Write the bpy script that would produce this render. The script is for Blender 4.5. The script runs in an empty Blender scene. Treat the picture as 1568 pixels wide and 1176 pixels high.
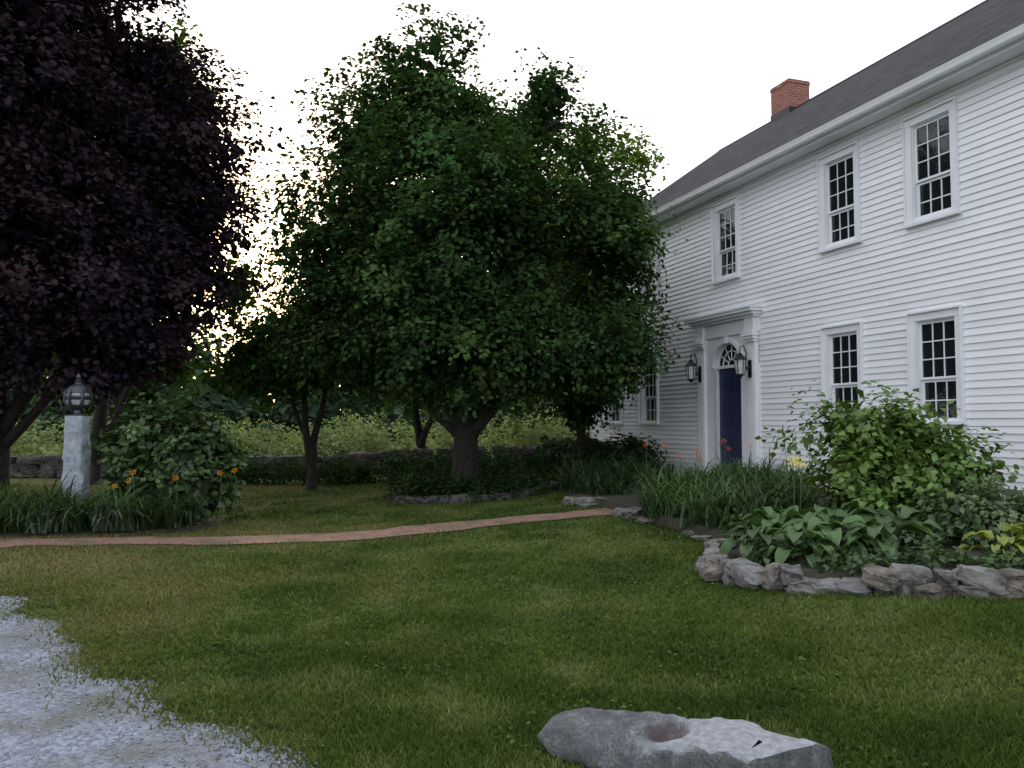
import bpy, math, random
import numpy as np
from mathutils import Vector, noise, Matrix
random.seed(4); R=np.random.RandomState(7)
sc=bpy.context.scene
sc.view_settings.view_transform='Standard'; sc.view_settings.look='None'; sc.view_settings.exposure=0
col=sc.collection
# ---------------------------------------------------------------- utils
def link(o,parent=None):
    col.objects.link(o)
    if parent: o.parent=parent
    return o
def empty(name,loc=(0,0,0),rz=0):
    e=bpy.data.objects.new(name,None); e.location=loc; e.rotation_euler=(0,0,rz); e.empty_display_size=.3
    col.objects.link(e); return e
class M:
    def __init__(s): s.v=[];s.f=[];s.m=[];s.uv=None
    def quad(s,a,b,c,d,m=0):
        n=len(s.v); s.v+= [a,b,c,d]; s.f.append((n,n+1,n+2,n+3)); s.m.append(m)
    def poly(s,pts,m=0):
        n=len(s.v); s.v+=list(pts); s.f.append(tuple(range(n,n+len(pts)))); s.m.append(m)
    def box(s,x0,x1,y0,y1,z0,z1,m=0):
        n=len(s.v)
        s.v+=[(x0,y0,z0),(x1,y0,z0),(x1,y1,z0),(x0,y1,z0),(x0,y0,z1),(x1,y0,z1),(x1,y1,z1),(x0,y1,z1)]
        for f in ((3,2,1,0),(4,5,6,7),(0,1,5,4),(1,2,6,5),(2,3,7,6),(3,0,4,7)):
            s.f.append(tuple(n+i for i in f)); s.m.append(m)
    def prism(s,prof,x0,x1,m=0):
        n=len(s.v);k=len(prof)
        s.v+=[(x0,y,z) for y,z in prof]+[(x1,y,z) for y,z in prof]
        for i in range(k):
            j=(i+1)%k; s.f.append((n+i,n+j,n+k+j,n+k+i)); s.m.append(m)
        s.f.append(tuple(n+i for i in range(k))[::-1]); s.m.append(m)
        s.f.append(tuple(n+k+i for i in range(k))); s.m.append(m)
    def tube(s,pts,rad,m=0,k=8):
        n=len(s.v); pts=[Vector(p) for p in pts]
        for i,p in enumerate(pts):
            t=(pts[min(i+1,len(pts)-1)]-pts[max(i-1,0)]).normalized()
            a=t.cross(Vector((0.31,0.95,0.05))).normalized(); b=t.cross(a)
            for j in range(k):
                an=2*math.pi*j/k
                s.v.append(tuple(p+(a*math.cos(an)+b*math.sin(an))*rad[i]))
        for i in range(len(pts)-1):
            for j in range(k):
                s.f.append((n+i*k+j,n+i*k+(j+1)%k,n+(i+1)*k+(j+1)%k,n+(i+1)*k+j)); s.m.append(m)
        s.f.append(tuple(n+j for j in range(k))[::-1]); s.m.append(m)
        s.f.append(tuple(n+(len(pts)-1)*k+j for j in range(k))); s.m.append(m)
    def lathe(s,prof,c=(0,0,0),k=16,m=0,rot=0):
        n=len(s.v)
        for r,z in prof:
            for j in range(k):
                an=2*math.pi*j/k+rot; s.v.append((c[0]+r*math.cos(an),c[1]+r*math.sin(an),c[2]+z))
        for i in range(len(prof)-1):
            for j in range(k):
                s.f.append((n+i*k+j,n+i*k+(j+1)%k,n+(i+1)*k+(j+1)%k,n+(i+1)*k+j)); s.m.append(m)
    def obj(s,name,mats,parent=None,smooth=False,bevel=0,fixn=False):
        me=bpy.data.meshes.new(name); me.from_pydata([tuple(v) for v in s.v],[],s.f)
        for mt in mats: me.materials.append(mt)
        me.polygons.foreach_set('material_index',s.m)
        if smooth: me.polygons.foreach_set('use_smooth',[True]*len(s.f))
        if fixn:
            import bmesh
            bm=bmesh.new(); bm.from_mesh(me); bmesh.ops.recalc_face_normals(bm,faces=bm.faces); bm.to_mesh(me); bm.free()
        me.update(); o=bpy.data.objects.new(name,me); link(o,parent)
        if bevel:
            b=o.modifiers.new('b','BEVEL'); b.width=bevel; b.segments=2; b.limit_method='ANGLE'
        return o
def np_mesh(name,V,F,mat,C=None,parent=None,smooth=False):
    V=np.asarray(V,dtype=np.float32);F=np.asarray(F,dtype=np.int32);k=F.shape[1]
    me=bpy.data.meshes.new(name)
    me.vertices.add(len(V)); me.vertices.foreach_set('co',V.ravel())
    me.loops.add(F.size); me.loops.foreach_set('vertex_index',F.ravel())
    me.polygons.add(len(F)); me.polygons.foreach_set('loop_start',np.arange(len(F),dtype=np.int32)*k)
    me.update(calc_edges=True)
    if C is not None:
        a=me.color_attributes.new('Col','FLOAT_COLOR','POINT')
        C=np.concatenate([C,np.ones((len(C),1))],1).astype(np.float32); a.data.foreach_set('color',C.ravel())
    me.materials.append(mat)
    if smooth: me.polygons.foreach_set('use_smooth',np.ones(len(F),dtype=bool))
    o=bpy.data.objects.new(name,me); link(o,parent); return o
# ---------------------------------------------------------------- node helpers
def newmat(name):
    m=bpy.data.materials.new(name); m.use_nodes=True; nt=m.node_tree
    return m,nt,nt.nodes['Principled BSDF']
def N(nt,t,**k):
    n=nt.nodes.new(t)
    for a,b in k.items(): setattr(n,a,b)
    return n
def ramp(nt,src,stops):
    r=N(nt,'ShaderNodeValToRGB'); e=r.color_ramp.elements
    e[0].position=stops[0][0]; e[0].color=(*stops[0][1],1)
    e[1].position=stops[-1][0]; e[1].color=(*stops[-1][1],1)
    for p,c in stops[1:-1]:
        x=e.new(p); x.color=(*c,1)
    nt.links.new(src,r.inputs[0]); return r.outputs[0]
def noi(nt,scale,detail=4,vec=None,rough=.55):
    n=N(nt,'ShaderNodeTexNoise'); n.inputs['Scale'].default_value=scale; n.inputs['Detail'].default_value=detail; n.inputs['Roughness'].default_value=rough
    if vec is None:
        g=N(nt,'ShaderNodeNewGeometry'); vec=g.outputs['Position']
    nt.links.new(vec,n.inputs['Vector']); return n.outputs['Fac']
def mix(nt,fac,a,b,mode='MIX'):
    m=N(nt,'ShaderNodeMix',data_type='RGBA',blend_type=mode)
    if isinstance(fac,(int,float)): m.inputs[0].default_value=fac
    else: nt.links.new(fac,m.inputs[0])
    for i,x in ((6,a),(7,b)):
        if isinstance(x,tuple): m.inputs[i].default_value=(*x,1)
        else: nt.links.new(x,m.inputs[i])
    return m.outputs[2]
def math_(nt,op,a,b=None,clamp=False):
    m=N(nt,'ShaderNodeMath',operation=op); m.use_clamp=clamp
    for i,x in ((0,a),(1,b)):
        if x is None: continue
        if isinstance(x,(int,float)): m.inputs[i].default_value=x
        else: nt.links.new(x,m.inputs[i])
    return m.outputs[0]
def bump(nt,h,b,strength=.4,dist=.01):
    n=N(nt,'ShaderNodeBump'); n.inputs['Strength'].default_value=strength; n.inputs['Distance'].default_value=dist
    nt.links.new(h,n.inputs['Height']); nt.links.new(n.outputs[0],b.inputs['Normal'])
def simple(name,c,rough=.6,metal=0,var=.12,scale=6,bstr=0,bs=60,spec=None):
    m,nt,b=newmat(name)
    f=noi(nt,scale,5)
    nt.links.new(ramp(nt,f,[(.3,tuple(x*(1-var) for x in c)),(.7,tuple(min(1,x*(1+var)) for x in c))]),b.inputs['Base Color'])
    b.inputs['Roughness'].default_value=rough; b.inputs['Metallic'].default_value=metal
    if spec is not None: b.inputs['Specular IOR Level'].default_value=spec
    if bstr: bump(nt,noi(nt,bs,4),b,bstr,.01)
    return m
def leafmat(name,trans=.3,tint=(1.2,1.25,.6),gloss=0.0):
    m=bpy.data.materials.new(name); m.use_nodes=True; nt=m.node_tree; nt.nodes.remove(nt.nodes['Principled BSDF'])
    a=N(nt,'ShaderNodeAttribute',attribute_name='Col')
    d=N(nt,'ShaderNodeBsdfDiffuse'); nt.links.new(a.outputs['Color'],d.inputs['Color'])
    t=N(nt,'ShaderNodeBsdfTranslucent'); nt.links.new(mix(nt,1.0,a.outputs['Color'],tint,'MULTIPLY'),t.inputs['Color'])
    x=N(nt,'ShaderNodeMixShader'); x.inputs[0].default_value=trans
    nt.links.new(d.outputs[0],x.inputs[1]); nt.links.new(t.outputs[0],x.inputs[2]); out=x.outputs[0]
    if gloss:
        g=N(nt,'ShaderNodeBsdfGlossy'); g.inputs['Roughness'].default_value=.45; y=N(nt,'ShaderNodeMixShader'); y.inputs[0].default_value=gloss
        nt.links.new(out,y.inputs[1]); nt.links.new(g.outputs[0],y.inputs[2]); out=y.outputs[0]
    nt.links.new(out,nt.nodes['Material Output'].inputs['Surface']); return m
# ---------------------------------------------------------------- terrain
W0=np.array([6.2,11.8]); HD=np.array([-.3256,.9455]); HN=np.array([-.9455,-.3256]); HANG=math.atan2(HD[1],HD[0])
def sst(t): t=np.clip(t,0,1); return t*t*(3-2*t)
def H(x,y):
    x=np.asarray(x,float);y=np.asarray(y,float)
    dx=x-W0[0];dy=y-W0[1]
    q=dx*HN[0]+dy*HN[1]; s=dx*HD[0]+dy*HD[1]
    r=.36*sst((8.6-q)/7.0)*sst((s+16)/8)*sst((24-s)/8)
    u=.03*np.sin(x*.45+1.3)*np.cos(y*.38)+.015*np.sin(x*1.1+y*.7)
    far=.012*np.clip(y-22,0,60)
    return r*1.0+u*np.clip(np.hypot(x,y)/6,0,1)+far*0.5
def Hf(x,y): return float(H(x,y))
def house_pt(s,q): p=W0+HD*s+HN*q; return float(p[0]),float(p[1])
LAT=np.random.RandomState(11).rand(256,256)
def vn(x,y):
    xi=np.floor(x).astype(int);yi=np.floor(y).astype(int);fx=x-xi;fy=y-yi;fx=fx*fx*(3-2*fx);fy=fy*fy*(3-2*fy)
    g=lambda a,b:LAT[a%256,b%256]
    return (g(xi,yi)*(1-fx)+g(xi+1,yi)*fx)*(1-fy)+(g(xi,yi+1)*(1-fx)+g(xi+1,yi+1)*fx)*fy
def fbm(x,y,s,o=4):
    v=0;a=1;t=0
    for i in range(o):
        v=v+a*vn(x*s+17.3*i,y*s-9.1*i);t+=a;a*=.55;s=s*2.1
    return v/t
def lerp(a,b,t): return a*(1-t[...,None])+b*t[...,None]
def grass_rgb(x,y):
    n1=fbm(x,y,.5,4);n2=fbm(x+50,y-20,1.25,4);n3=fbm(x,y,5,3);n4=fbm(x-30,y+70,2.6,3)
    A=np.array([.038,.067,.015]);B=np.array([.060,.095,.020]);C=np.array([.104,.137,.036])
    c=lerp(lerp(np.broadcast_to(A,x.shape+(3,)),B,sst((n2-.25)/.25)),C,sst((n2-.5)/.22))
    c=lerp(c,np.array([.084,.120,.029]),np.clip(n3-.2,0,1)*.7)
    c=lerp(c,np.array([.135,.165,.058]),sst((n4-.60)/.12)*.75)
    c=lerp(c,np.array([.034,.057,.015]),sst((.36-n4)/.12)*.6)
    d=-.17*x-.015*y+n1*1.5+n2*.9
    t=sst((d-1.25)/.75)*.8
    c=lerp(c,np.array([.165,.148,.060]),t)
    t2=np.exp(-((y-9.3)/.7)**2)*sst((-3.0-x)/2)*.6
    return lerp(c,np.array([.22,.195,.10]),t2*sst((n2-.3)/.2))
def grid_axis(lo,hi,f0,f1,step):
    a=list(np.arange(f0,f1+1e-6,step)); x=f1;d=step
    while x<hi: d*=1.25; x+=d; a.append(x)
    x=f0;d=step
    while x>lo: d*=1.25; x-=d; a.insert(0,x)
    return np.array(a)
gx=grid_axis(-900,900,-14,10,.2); gy=grid_axis(-300,1500,0,26,.2)
X,Y=np.meshgrid(gx,gy); V=np.stack([X.ravel(),Y.ravel(),H(X,Y).ravel()],1)
nx=len(gx);ii,jj=np.meshgrid(np.arange(nx-1),np.arange(len(gy)-1)); i0=(jj*nx+ii).ravel()
F=np.stack([i0,i0+1,i0+nx+1,i0+nx],1)
mG,nt,b=newmat('lawn_ground'); a=N(nt,'ShaderNodeAttribute',attribute_name='Col')
f=noi(nt,40,3); c=mix(nt,math_(nt,'MULTIPLY',f,.6),a.outputs['Color'],(.03,.04,.012))
nt.links.new(c,b.inputs['Base Color']); b.inputs['Roughness'].default_value=.95; b.inputs['Specular IOR Level'].default_value=.1
bump(nt,f,b,.7,.02)
np_mesh('lawn_ground',V,F,mG,grass_rgb(X,Y).reshape(-1,3),smooth=True)
# ---------------------------------------------------------------- gravel drive
edge=[(1.2,-10),(.6,0),(.2,1.8),(-.35,3.0),(-.9,3.75),(-1.6,4.4),(-2.3,5.05),(-2.8,5.6),(-3.8,6.7),(-4.85,7.85),(-7,9.1),(-10,9.9),(-40,13)]
ep=[]
for (a,b_) in zip(edge[:-1],edge[1:]):
    L=math.dist(a,b_); n=max(1,min(60,int(L/.12)))
    for i in range(n):
        t=i/n; x=a[0]+(b_[0]-a[0])*t; y=a[1]+(b_[1]-a[1])*t
        w=.24*noise.noise(Vector((x*1.3,y*1.3,3)))+.12*noise.noise(Vector((x*5,y*5,1)))
        ep.append((x+w,y+w*.8))
ep.append(edge[-1])
gpoly=ep+[(-40,-10)]
def inpoly(px,py,poly):
    px=np.asarray(px);py=np.asarray(py);ins=np.zeros(px.shape,bool);n=len(poly)
    for i in range(n):
        x1,y1=poly[i];x2,y2=poly[(i+1)%n]
        if y1==y2: continue
        c=((y1>py)!=(y2>py)); ins^= c&(px<(x2-x1)*(py-y1)/(y2-y1)+x1)
    return ins
m=M(); 
lev=[0,.12,.3,.6,1.2,2.5,5,10,22]
pts=[]
for (x,y) in ep:
    pts.append([(x-l*.8,y-l*.6,Hf(x-l*.8,y-l*.6)+(.002 if l==0 else .006+.008*min(1,l))) for l in lev])
for i in range(len(pts)-1):
    for j in range(len(lev)-1):
        m.quad(pts[i][j],pts[i][j+1],pts[i+1][j+1],pts[i+1][j])
mGr,nt,b=newmat('gravel'); g=N(nt,'ShaderNodeNewGeometry')
vo=N(nt,'ShaderNodeTexVoronoi'); vo.inputs['Scale'].default_value=42; nt.links.new(g.outputs['Position'],vo.inputs['Vector'])
sp=N(nt,'ShaderNodeSeparateColor'); nt.links.new(vo.outputs['Color'],sp.inputs[0])
c=ramp(nt,sp.outputs[0],[(0,(.15,.165,.20)),(.5,(.21,.23,.28)),(1,(.30,.33,.405))])
c=mix(nt,ramp(nt,noi(nt,1.8,6),[(.42,(0,0,0)),(.66,(.85,.85,.85))]),c,(.12,.12,.10))
nt.links.new(c,b.inputs['Base Color']); b.inputs['Roughness'].default_value=.85
bump(nt,math_(nt,'SUBTRACT',1.0,vo.outputs['Distance']),b,.8,.015)
m.obj('gravel_driveway',[mGr])
n=20000; z=2.6*np.exp(R.rand(n)*math.log(10/2.6)); x=(R.rand(n)*2-1)*.85*z
keep=inpoly(x,z,gpoly)
x=x[keep];z=z[keep];n=len(x)
x+=R.normal(0,.09,n); z+=R.normal(0,.07,n)
oct_=np.array([[1,0,0],[0,1,0],[-1,0,0],[0,-1,0],[0,0,.7],[0,0,-.4]],float); of=np.array([[0,1,4],[1,2,4],[2,3,4],[3,0,4],[1,0,5],[2,1,5],[3,2,5],[0,3,5]])
sz=(.005+.009*R.rand(n)**2)[:,None,None]
o6=oct_[None]*sz*(.7+.6*R.rand(n,6,1)); an=R.rand(n)*6.28
ca,sa=np.cos(an)[:,None],np.sin(an)[:,None]
P=np.stack([o6[:,:,0]*ca-o6[:,:,1]*sa+x[:,None],o6[:,:,0]*sa+o6[:,:,1]*ca+z[:,None],o6[:,:,2]+(H(x,z)+.012)[:,None]],2)
cc=(.16+.14*R.rand(n,1,1))*np.array([.93,1.0,1.20])[None,None]*np.ones((n,6,1))
mP,nt,b=newmat('pebble'); a=N(nt,'ShaderNodeAttribute',attribute_name='Col'); nt.links.new(a.outputs['Color'],b.inputs['Base Color']); b.inputs['Roughness'].default_value=.8
np_mesh('gravel_stones',P.reshape(-1,3),(of[None]+np.arange(n)[:,None,None]*6).reshape(-1,3),mP,cc.reshape(-1,3))
# ---------------------------------------------------------------- brick path
pc=[(-12,10.3),(-8,10.75),(-6.3,10.95),(-4.3,11.25),(-2.6,11.75),(-.8,12.2),(.6,12.55),(1.6,12.85),(2.6,13.5),(3.4,14.5),(3.9,15.7),(4.1,16.3)]
def resample(p,step):
    out=[]
    for i in range(len(p)-1):
        p0=p[max(i-1,0)];p1=p[i];p2=p[i+1];p3=p[min(i+2,len(p)-1)]
        n=max(1,int(math.dist(p1,p2)/step))
        for k in range(n):
            t=k/n
            out.append(tuple(.5*(2*p1[a]+(p2[a]-p0[a])*t+(2*p0[a]-5*p1[a]+4*p2[a]-p3[a])*t*t+(-p0[a]+3*p1[a]-3*p2[a]+p3[a])*t**3) for a in range(2)))
    out.append(p[-1]); return out
pr=resample(pc,.25); PW=.40
L_=[];R_=[]
for i,p in enumerate(pr):
    a=pr[max(i-1,0)];c=pr[min(i+1,len(pr)-1)];t=Vector((c[0]-a[0],c[1]-a[1])).normalized(); nn=(-t.y,t.x)
    wl_=PW+.14*noise.noise(Vector((p[0]*1.7,p[1],0)))+.04*random.uniform(-1,1); wr_=PW+.14*noise.noise(Vector((p[0]*1.7,p[1],6)))+.04*random.uniform(-1,1)
    L_.append((p[0]+nn[0]*wl_,p[1]+nn[1]*wl_)); R_.append((p[0]-nn[0]*wr_,p[1]-nn[1]*wr_))
m=M(); uvs=[]; d=0
for i in range(len(pr)-1):
    a,b1,c,d1=R_[i],R_[i+1],L_[i+1],L_[i]; l=math.dist(pr[i],pr[i+1])
    K=3
    for k in range(K):
        t0=k/K;t1=(k+1)/K
        def lp(p,q,t): x=p[0]+(q[0]-p[0])*t;y=p[1]+(q[1]-p[1])*t; return (x,y,Hf(x,y)+.014)
        m.quad(lp(a,d1,t0),lp(b1,c,t0),lp(b1,c,t1),lp(a,d1,t1)); uvs+=[(d,t0*.8),(d+l,t0*.8),(d+l,t1*.8),(d,t1*.8)]
    d+=l
mB,nt,b=newmat('brick_paving'); u=N(nt,'ShaderNodeUVMap')
br=N(nt,'ShaderNodeTexBrick'); nt.links.new(u.outputs[0],br.inputs['Vector']); br.inputs['Scale'].default_value=1; br.inputs['Brick Width'].default_value=.21; br.inputs['Row Height'].default_value=.105; br.inputs['Mortar Size'].default_value=.010
br.inputs['Color1'].default_value=(.21,.08,.06,1); br.inputs['Color2'].default_value=(.34,.155,.12,1); br.inputs['Mortar'].default_value=(.06,.07,.035,1)
c=mix(nt,math_(nt,'MULTIPLY',noi(nt,3,5),.7),br.outputs['Color'],(.25,.16,.13))
c=mix(nt,ramp(nt,noi(nt,2.2,6),[(.48,(0,0,0)),(.64,(.8,.8,.8))]),c,(.08,.085,.038))
nt.links.new(c,b.inputs['Base Color']); b.inputs['Roughness'].default_value=.85; bump(nt,br.outputs['Fac'],b,-.5,.01)
o=m.obj('brick_path',[mB]); uvl=o.data.uv_layers.new(name='UVMap'); uvl.data.foreach_set('uv',np.array(uvs,np.float32).ravel())
ppoly=L_+R_[::-1]
# ---------------------------------------------------------------- garden bed outline
bed_edge=[(1.0,14.2),(1.35,13.6),(1.7,12.5),(1.95,11.3),(2.2,10.4),(2.35,9.5),(2.25,8.8),(2.0,8.2),(1.95,7.7),(2.2,7.3),(2.7,6.95),(3.3,6.65),(4.0,6.4),(5.2,6.1),(6.6,6.0)]
bedpoly=bed_edge+[(8.6,6.0)]+[house_pt(s,-.1) for s in (-2,2,6,10)]+[(1.0,16.5)]
lbed=[(-9.5,11.3),(-7.2,11.5),(-5.6,11.75),(-4.8,12.2),(-4.7,13.0),(-5.0,14.6),(-7.5,15.2),(-9.8,14.5)]
mSoil=simple('soil',(.03,.026,.016),.95,var=.4,scale=12,bstr=.6,bs=25)
def fan(poly,name,dz):
    cx=sum(p[0] for p in poly)/len(poly);cy=sum(p[1] for p in poly)/len(poly); m=M(); n=len(poly)
    rings=[0,.25,.5,.75,.93,1.0]
    def pt(p,r):
        x=cx+(p[0]-cx)*r;y=cy+(p[1]-cy)*r; return (x,y,Hf(x,y)+(dz if r<.99 else .004))
    for i in range(n):
        a=poly[i];b=poly[(i+1)%n]
        for k in range(5): m.quad(pt(a,rings[k]),pt(a,rings[k+1]),pt(b,rings[k+1]),pt(b,rings[k]))
    return m.obj(name,[mSoil])
fan(lbed,'planting_bed_soil',.05)
fan(bedpoly,'garden_bed_soil',.12)
# ---------------------------------------------------------------- grass blades
mGb=leafmat('grass_blades',.35,(1,1.05,.8))
n=320000; y=2.6*np.exp(R.rand(n)*math.log(22/2.6)); x=(R.rand(n)*2-1)*.76*y
jx=x+R.normal(0,.09,n)+.07; jy=y+R.normal(0,.09,n)+.07
g_in=inpoly(jx,jy,gpoly)
ns=fbm(x+3,y+9,1.7,3)
k=(~g_in)|(R.rand(n)<np.where(ns>.62,.22,.008))
k&=(~inpoly(x,y,ppoly))|(R.rand(n)<.05); k&=~inpoly(x,y,bedpoly); k&=~inpoly(x,y,lbed)
x=x[k];y=y[k];n=len(x)
w=.004*(1+y/5.5)*(.7+.6*R.rand(n)); hn=fbm(x-9,y+4,.9,3); h=(.020+.030*R.rand(n))*(.6+.9*hn)
an=R.rand(n)*6.283; la=R.rand(n)*6.283; ll=h*(.2+1.1*R.rand(n))
z=H(x,y)-.004
c0=np.stack([x-np.cos(an)*w,y-np.sin(an)*w,z],1);c1=np.stack([x+np.cos(an)*w,y+np.sin(an)*w,z],1)
c2=np.stack([x+np.cos(la)*ll,y+np.sin(la)*ll,z+h],1)
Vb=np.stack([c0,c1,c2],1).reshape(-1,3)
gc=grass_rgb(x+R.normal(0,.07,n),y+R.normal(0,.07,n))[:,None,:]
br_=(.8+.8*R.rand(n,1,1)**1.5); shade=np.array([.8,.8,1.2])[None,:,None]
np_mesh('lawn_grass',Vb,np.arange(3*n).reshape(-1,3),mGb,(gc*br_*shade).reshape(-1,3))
# ---------------------------------------------------------------- leaf builders
def leaves(P,Nrm,size,colr,aspect=.62,droop=.25):
    n=len(P); Nrm=Nrm/np.linalg.norm(Nrm,axis=1,keepdims=True)
    a=R.normal(size=(n,3)); a-=Nrm*(a*Nrm).sum(1,keepdims=True); a/=np.linalg.norm(a,axis=1,keepdims=True)+1e-9
    b=np.cross(Nrm,a); L=np.asarray(size).reshape(-1,1)*np.ones((n,1))
    tip=P+a*L-Nrm*L*droop
    v=np.stack([P,P+a*L*.45+b*L*aspect*.5,tip,P+a*L*.45-b*L*aspect*.5],1)
    return v.reshape(-1,3),np.arange(4*n).reshape(-1,4),np.repeat(colr,4,axis=0)
def crown(name,lobes,ncl,lpc,leaf,base,mat,parent,cr=.42,gap=-.12,gs=.55,seed=0,depth=.55,outl=.22,flat=.22,yel=None,zmin=None,core=0,aspect=.78):
    w=np.array([l[3]*l[4]+l[4]*l[5]+l[3]*l[5] for l in lobes]); w/=w.sum()
    C=[];D=[]
    def samp(dep,sc_=1.0):
        l=lobes[R.choice(len(lobes),p=w)]
        d=R.normal(size=3); d/=np.linalg.norm(d)
        r=1-dep*R.rand()**1.4
        nv=noise.noise(Vector(d*2.2)+Vector((seed*3.1,l[0],l[2]))); nv2=noise.noise(Vector(d*6)+Vector((seed*1.7,l[1],l[0])))
        r*=(1+outl*nv*1.4+outl*.7*nv2)*sc_
        return np.array([l[0]+d[0]*l[3]*r,l[1]+d[1]*l[4]*r,l[2]+d[2]*l[5]*r]),d
    while len(C)<ncl:
        p,d=samp(depth)
        if zmin is not None and p[2]<zmin: continue
        if noise.noise(Vector(p*gs)+Vector((seed,7,seed*2)))<gap: continue
        C.append(p);D.append(d)
    C=np.array(C);D=np.array(D); n=ncl*lpc
    cidx=np.repeat(np.arange(ncl),lpc)
    scl=cr*(.55+.9*R.rand(ncl)); sc_=scl[cidx]
    ang=R.rand(n)*6.283; rad=R.rand(n)**.62
    lx=rad*np.cos(ang)*1.3; ly=rad*np.sin(ang)*.8; lz=R.normal(size=n)*flat-.45*rad**2+.15
    Dh=D.copy(); Dh[:,2]*=.35; Dh+=R.normal(size=Dh.shape)*.35; Dh/=np.linalg.norm(Dh,axis=1,keepdims=True)
    U=np.array([0,0,1.0])+D*.25+R.normal(size=D.shape)*.22; U-=Dh*(U*Dh).sum(1,keepdims=True); U/=np.linalg.norm(U,axis=1,keepdims=True); S=np.cross(U,Dh)
    P=C[cidx]+(Dh[cidx]*lx[:,None]+S[cidx]*ly[:,None]+U[cidx]*lz[:,None])*sc_[:,None]
    Nr=U[cidx]*.85+D[cidx]*.5+R.normal(size=(n,3))*.34
    cb=(.62+.76*R.rand(ncl))[cidx]*(.86+.28*R.rand(n))
    colr=np.array(base)[None]*cb[:,None]
    if yel is not None:
        t=(R.rand(ncl)**3)[cidx][:,None]*.8; colr=colr*(1-t)+np.array(yel)[None]*cb[:,None]*t
    sz=leaf*(.7+.6*R.rand(n))
    if core:
        Q=[]
        while len(Q)<core:
            p,d=samp(.75,.80)
            if zmin is not None and p[2]<zmin+.2: continue
            if noise.noise(Vector(p*gs)+Vector((seed,7,seed*2)))<gap: continue
            Q.append(p)
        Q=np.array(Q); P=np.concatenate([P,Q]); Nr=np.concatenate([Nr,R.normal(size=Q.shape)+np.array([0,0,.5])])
        colr=np.concatenate([colr,np.array(base)[None]*(.45+.35*R.rand(core,1))]); sz=np.concatenate([sz,leaf*1.8*(.7+.6*R.rand(core))])  # added larger inner leaves, crown shade put into their darker colour
    v,f,c=leaves(P,Nr,sz,colr,aspect)
    return np_mesh(name,v,f,mat,c,parent),C
mLeaf=leafmat('leaf_green',.25); mLeafP=leafmat('leaf_purple',.12,(1.3,.9,.85)); mLeafY=leafmat('leaf_far',.35); mLeafG=leafmat('leaf_garden',.25,gloss=.04)
mBark,nt,b=newmat('bark'); nt.links.new(ramp(nt,noi(nt,9,6),[(.3,(.013,.011,.009)),(.7,(.038,.033,.027))]),b.inputs['Base Color']); b.inputs['Roughness'].default_value=.95; bump(nt,noi(nt,22,5),b,.9,.04)
def limb(m,a,bp,r0,r1,seed,n=7,bow=.12):
    a=Vector(a);bp=Vector(bp);L=(bp-a).length;pts=[];rad=[]
    for i in range(n+1):
        t=i/n; p=a.lerp(bp,t); j=Vector((noise.noise(Vector((seed,t*2.3,0))),noise.noise(Vector((seed,t*2.3,5))),noise.noise(Vector((seed,t*2.3,9)))))*L*bow*math.sin(t*math.pi)*1.6
        p=p+j+Vector((0,0,L*bow*.5*math.sin(t*math.pi)))
        pts.append(p);rad.append(r0*(1-t)**1.1+r1)
    m.tube(pts,rad,k=8); return pts
def tree(name,base,stems,C,parent,nl=40,tr=.2,seed=1,fork=.9):
    m=M(); bx,by=base; bz=Hf(bx,by)-.1; nodes=[]
    fk=Vector((bx+.04,by,bz+fork))
    m.tube([(bx,by,bz),(bx+.01,by,bz+.15),(bx+.03,by,bz+fork*.5),tuple(fk),(bx+.05,by,bz+fork+.25)],[tr*1.45,tr*1.15,tr*.95,tr*.92,tr*.7],k=14)
    for k,(sx,sy,sz,r) in enumerate(stems):
        pts=limb(m,(fk.x+random.uniform(-.06,.06),fk.y+random.uniform(-.06,.06),fk.z-random.uniform(0,.25)),(sx,sy,sz),r,.02,seed+k*3.3,10,.06); nodes+=pts[3:]
    idx=R.choice(len(C),min(nl,len(C)),replace=False)
    for i in idx:
        c=Vector(C[i]); nd=[q for q in nodes if q.z<c.z+.3] or nodes
        q=min(nd,key=lambda q:(q-c).length+abs(q.z-(c.z-1))*.3)
        p=limb(m,q,c,.055*tr/.2,.008,seed+i*.7,5,.1)
        for k in range(2):
            e=c+Vector((random.uniform(-.5,.5),random.uniform(-.5,.5),random.uniform(-.2,.2))); limb(m,p[3],e,.02,.005,seed+i+k,4,.1)
    return m.obj('trunk_and_limbs',[mBark],parent,smooth=True)
# ---------------------------------------------------------------- trees
e=empty('maple_tree')
lobes=[(-1.2,17,5.5,3.1,3.1,2.9),(-1.8,17,8.4,1.25,1.5,1.75),(-2.9,17,7.3,1.4,1.6,1.6),(-3.5,17,5.6,1.6,1.9,1.9),(1.2,16.8,5.3,1.8,2.2,2.4),(.62,17.3,8.35,.74,.8,1.0),(1.3,16.4,3.4,1.45,1.9,1.2),(-3.1,16.6,3.6,1.8,2,1.25),(-.8,15.8,3.2,2.3,1.9,1.2),(-1.0,15.2,5,2.3,1.5,2.0),(-.7,17,7.2,1.6,1.6,1.2),(1.5,19.6,4.3,1.1,1.5,2.2),(2.0,16.6,3.2,.85,1.2,1.0),(2.1,17.2,5.2,.9,1.0,1.5)]
_,C=crown('crown',lobes,1900,64,.108,(.035,.072,.025),mLeaf,e,cr=.46,gap=-.22,seed=2,depth=.5,outl=.18,yel=(.070,.115,.033),zmin=1.85,core=13000)
tree('m',(-1.0,17),[(-1.7,17,9.2,.2),(.6,17.2,8.6,.13),(-3.1,16.8,6.4,.13),(1.6,16.6,5.2,.12),(-.8,15.6,5.6,.11),(2.0,16.4,3.8,.08),(-3.2,16.4,3.9,.09)],C,e,60,.27,3,1.35)
e=empty('purple_maple_tree')
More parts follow.
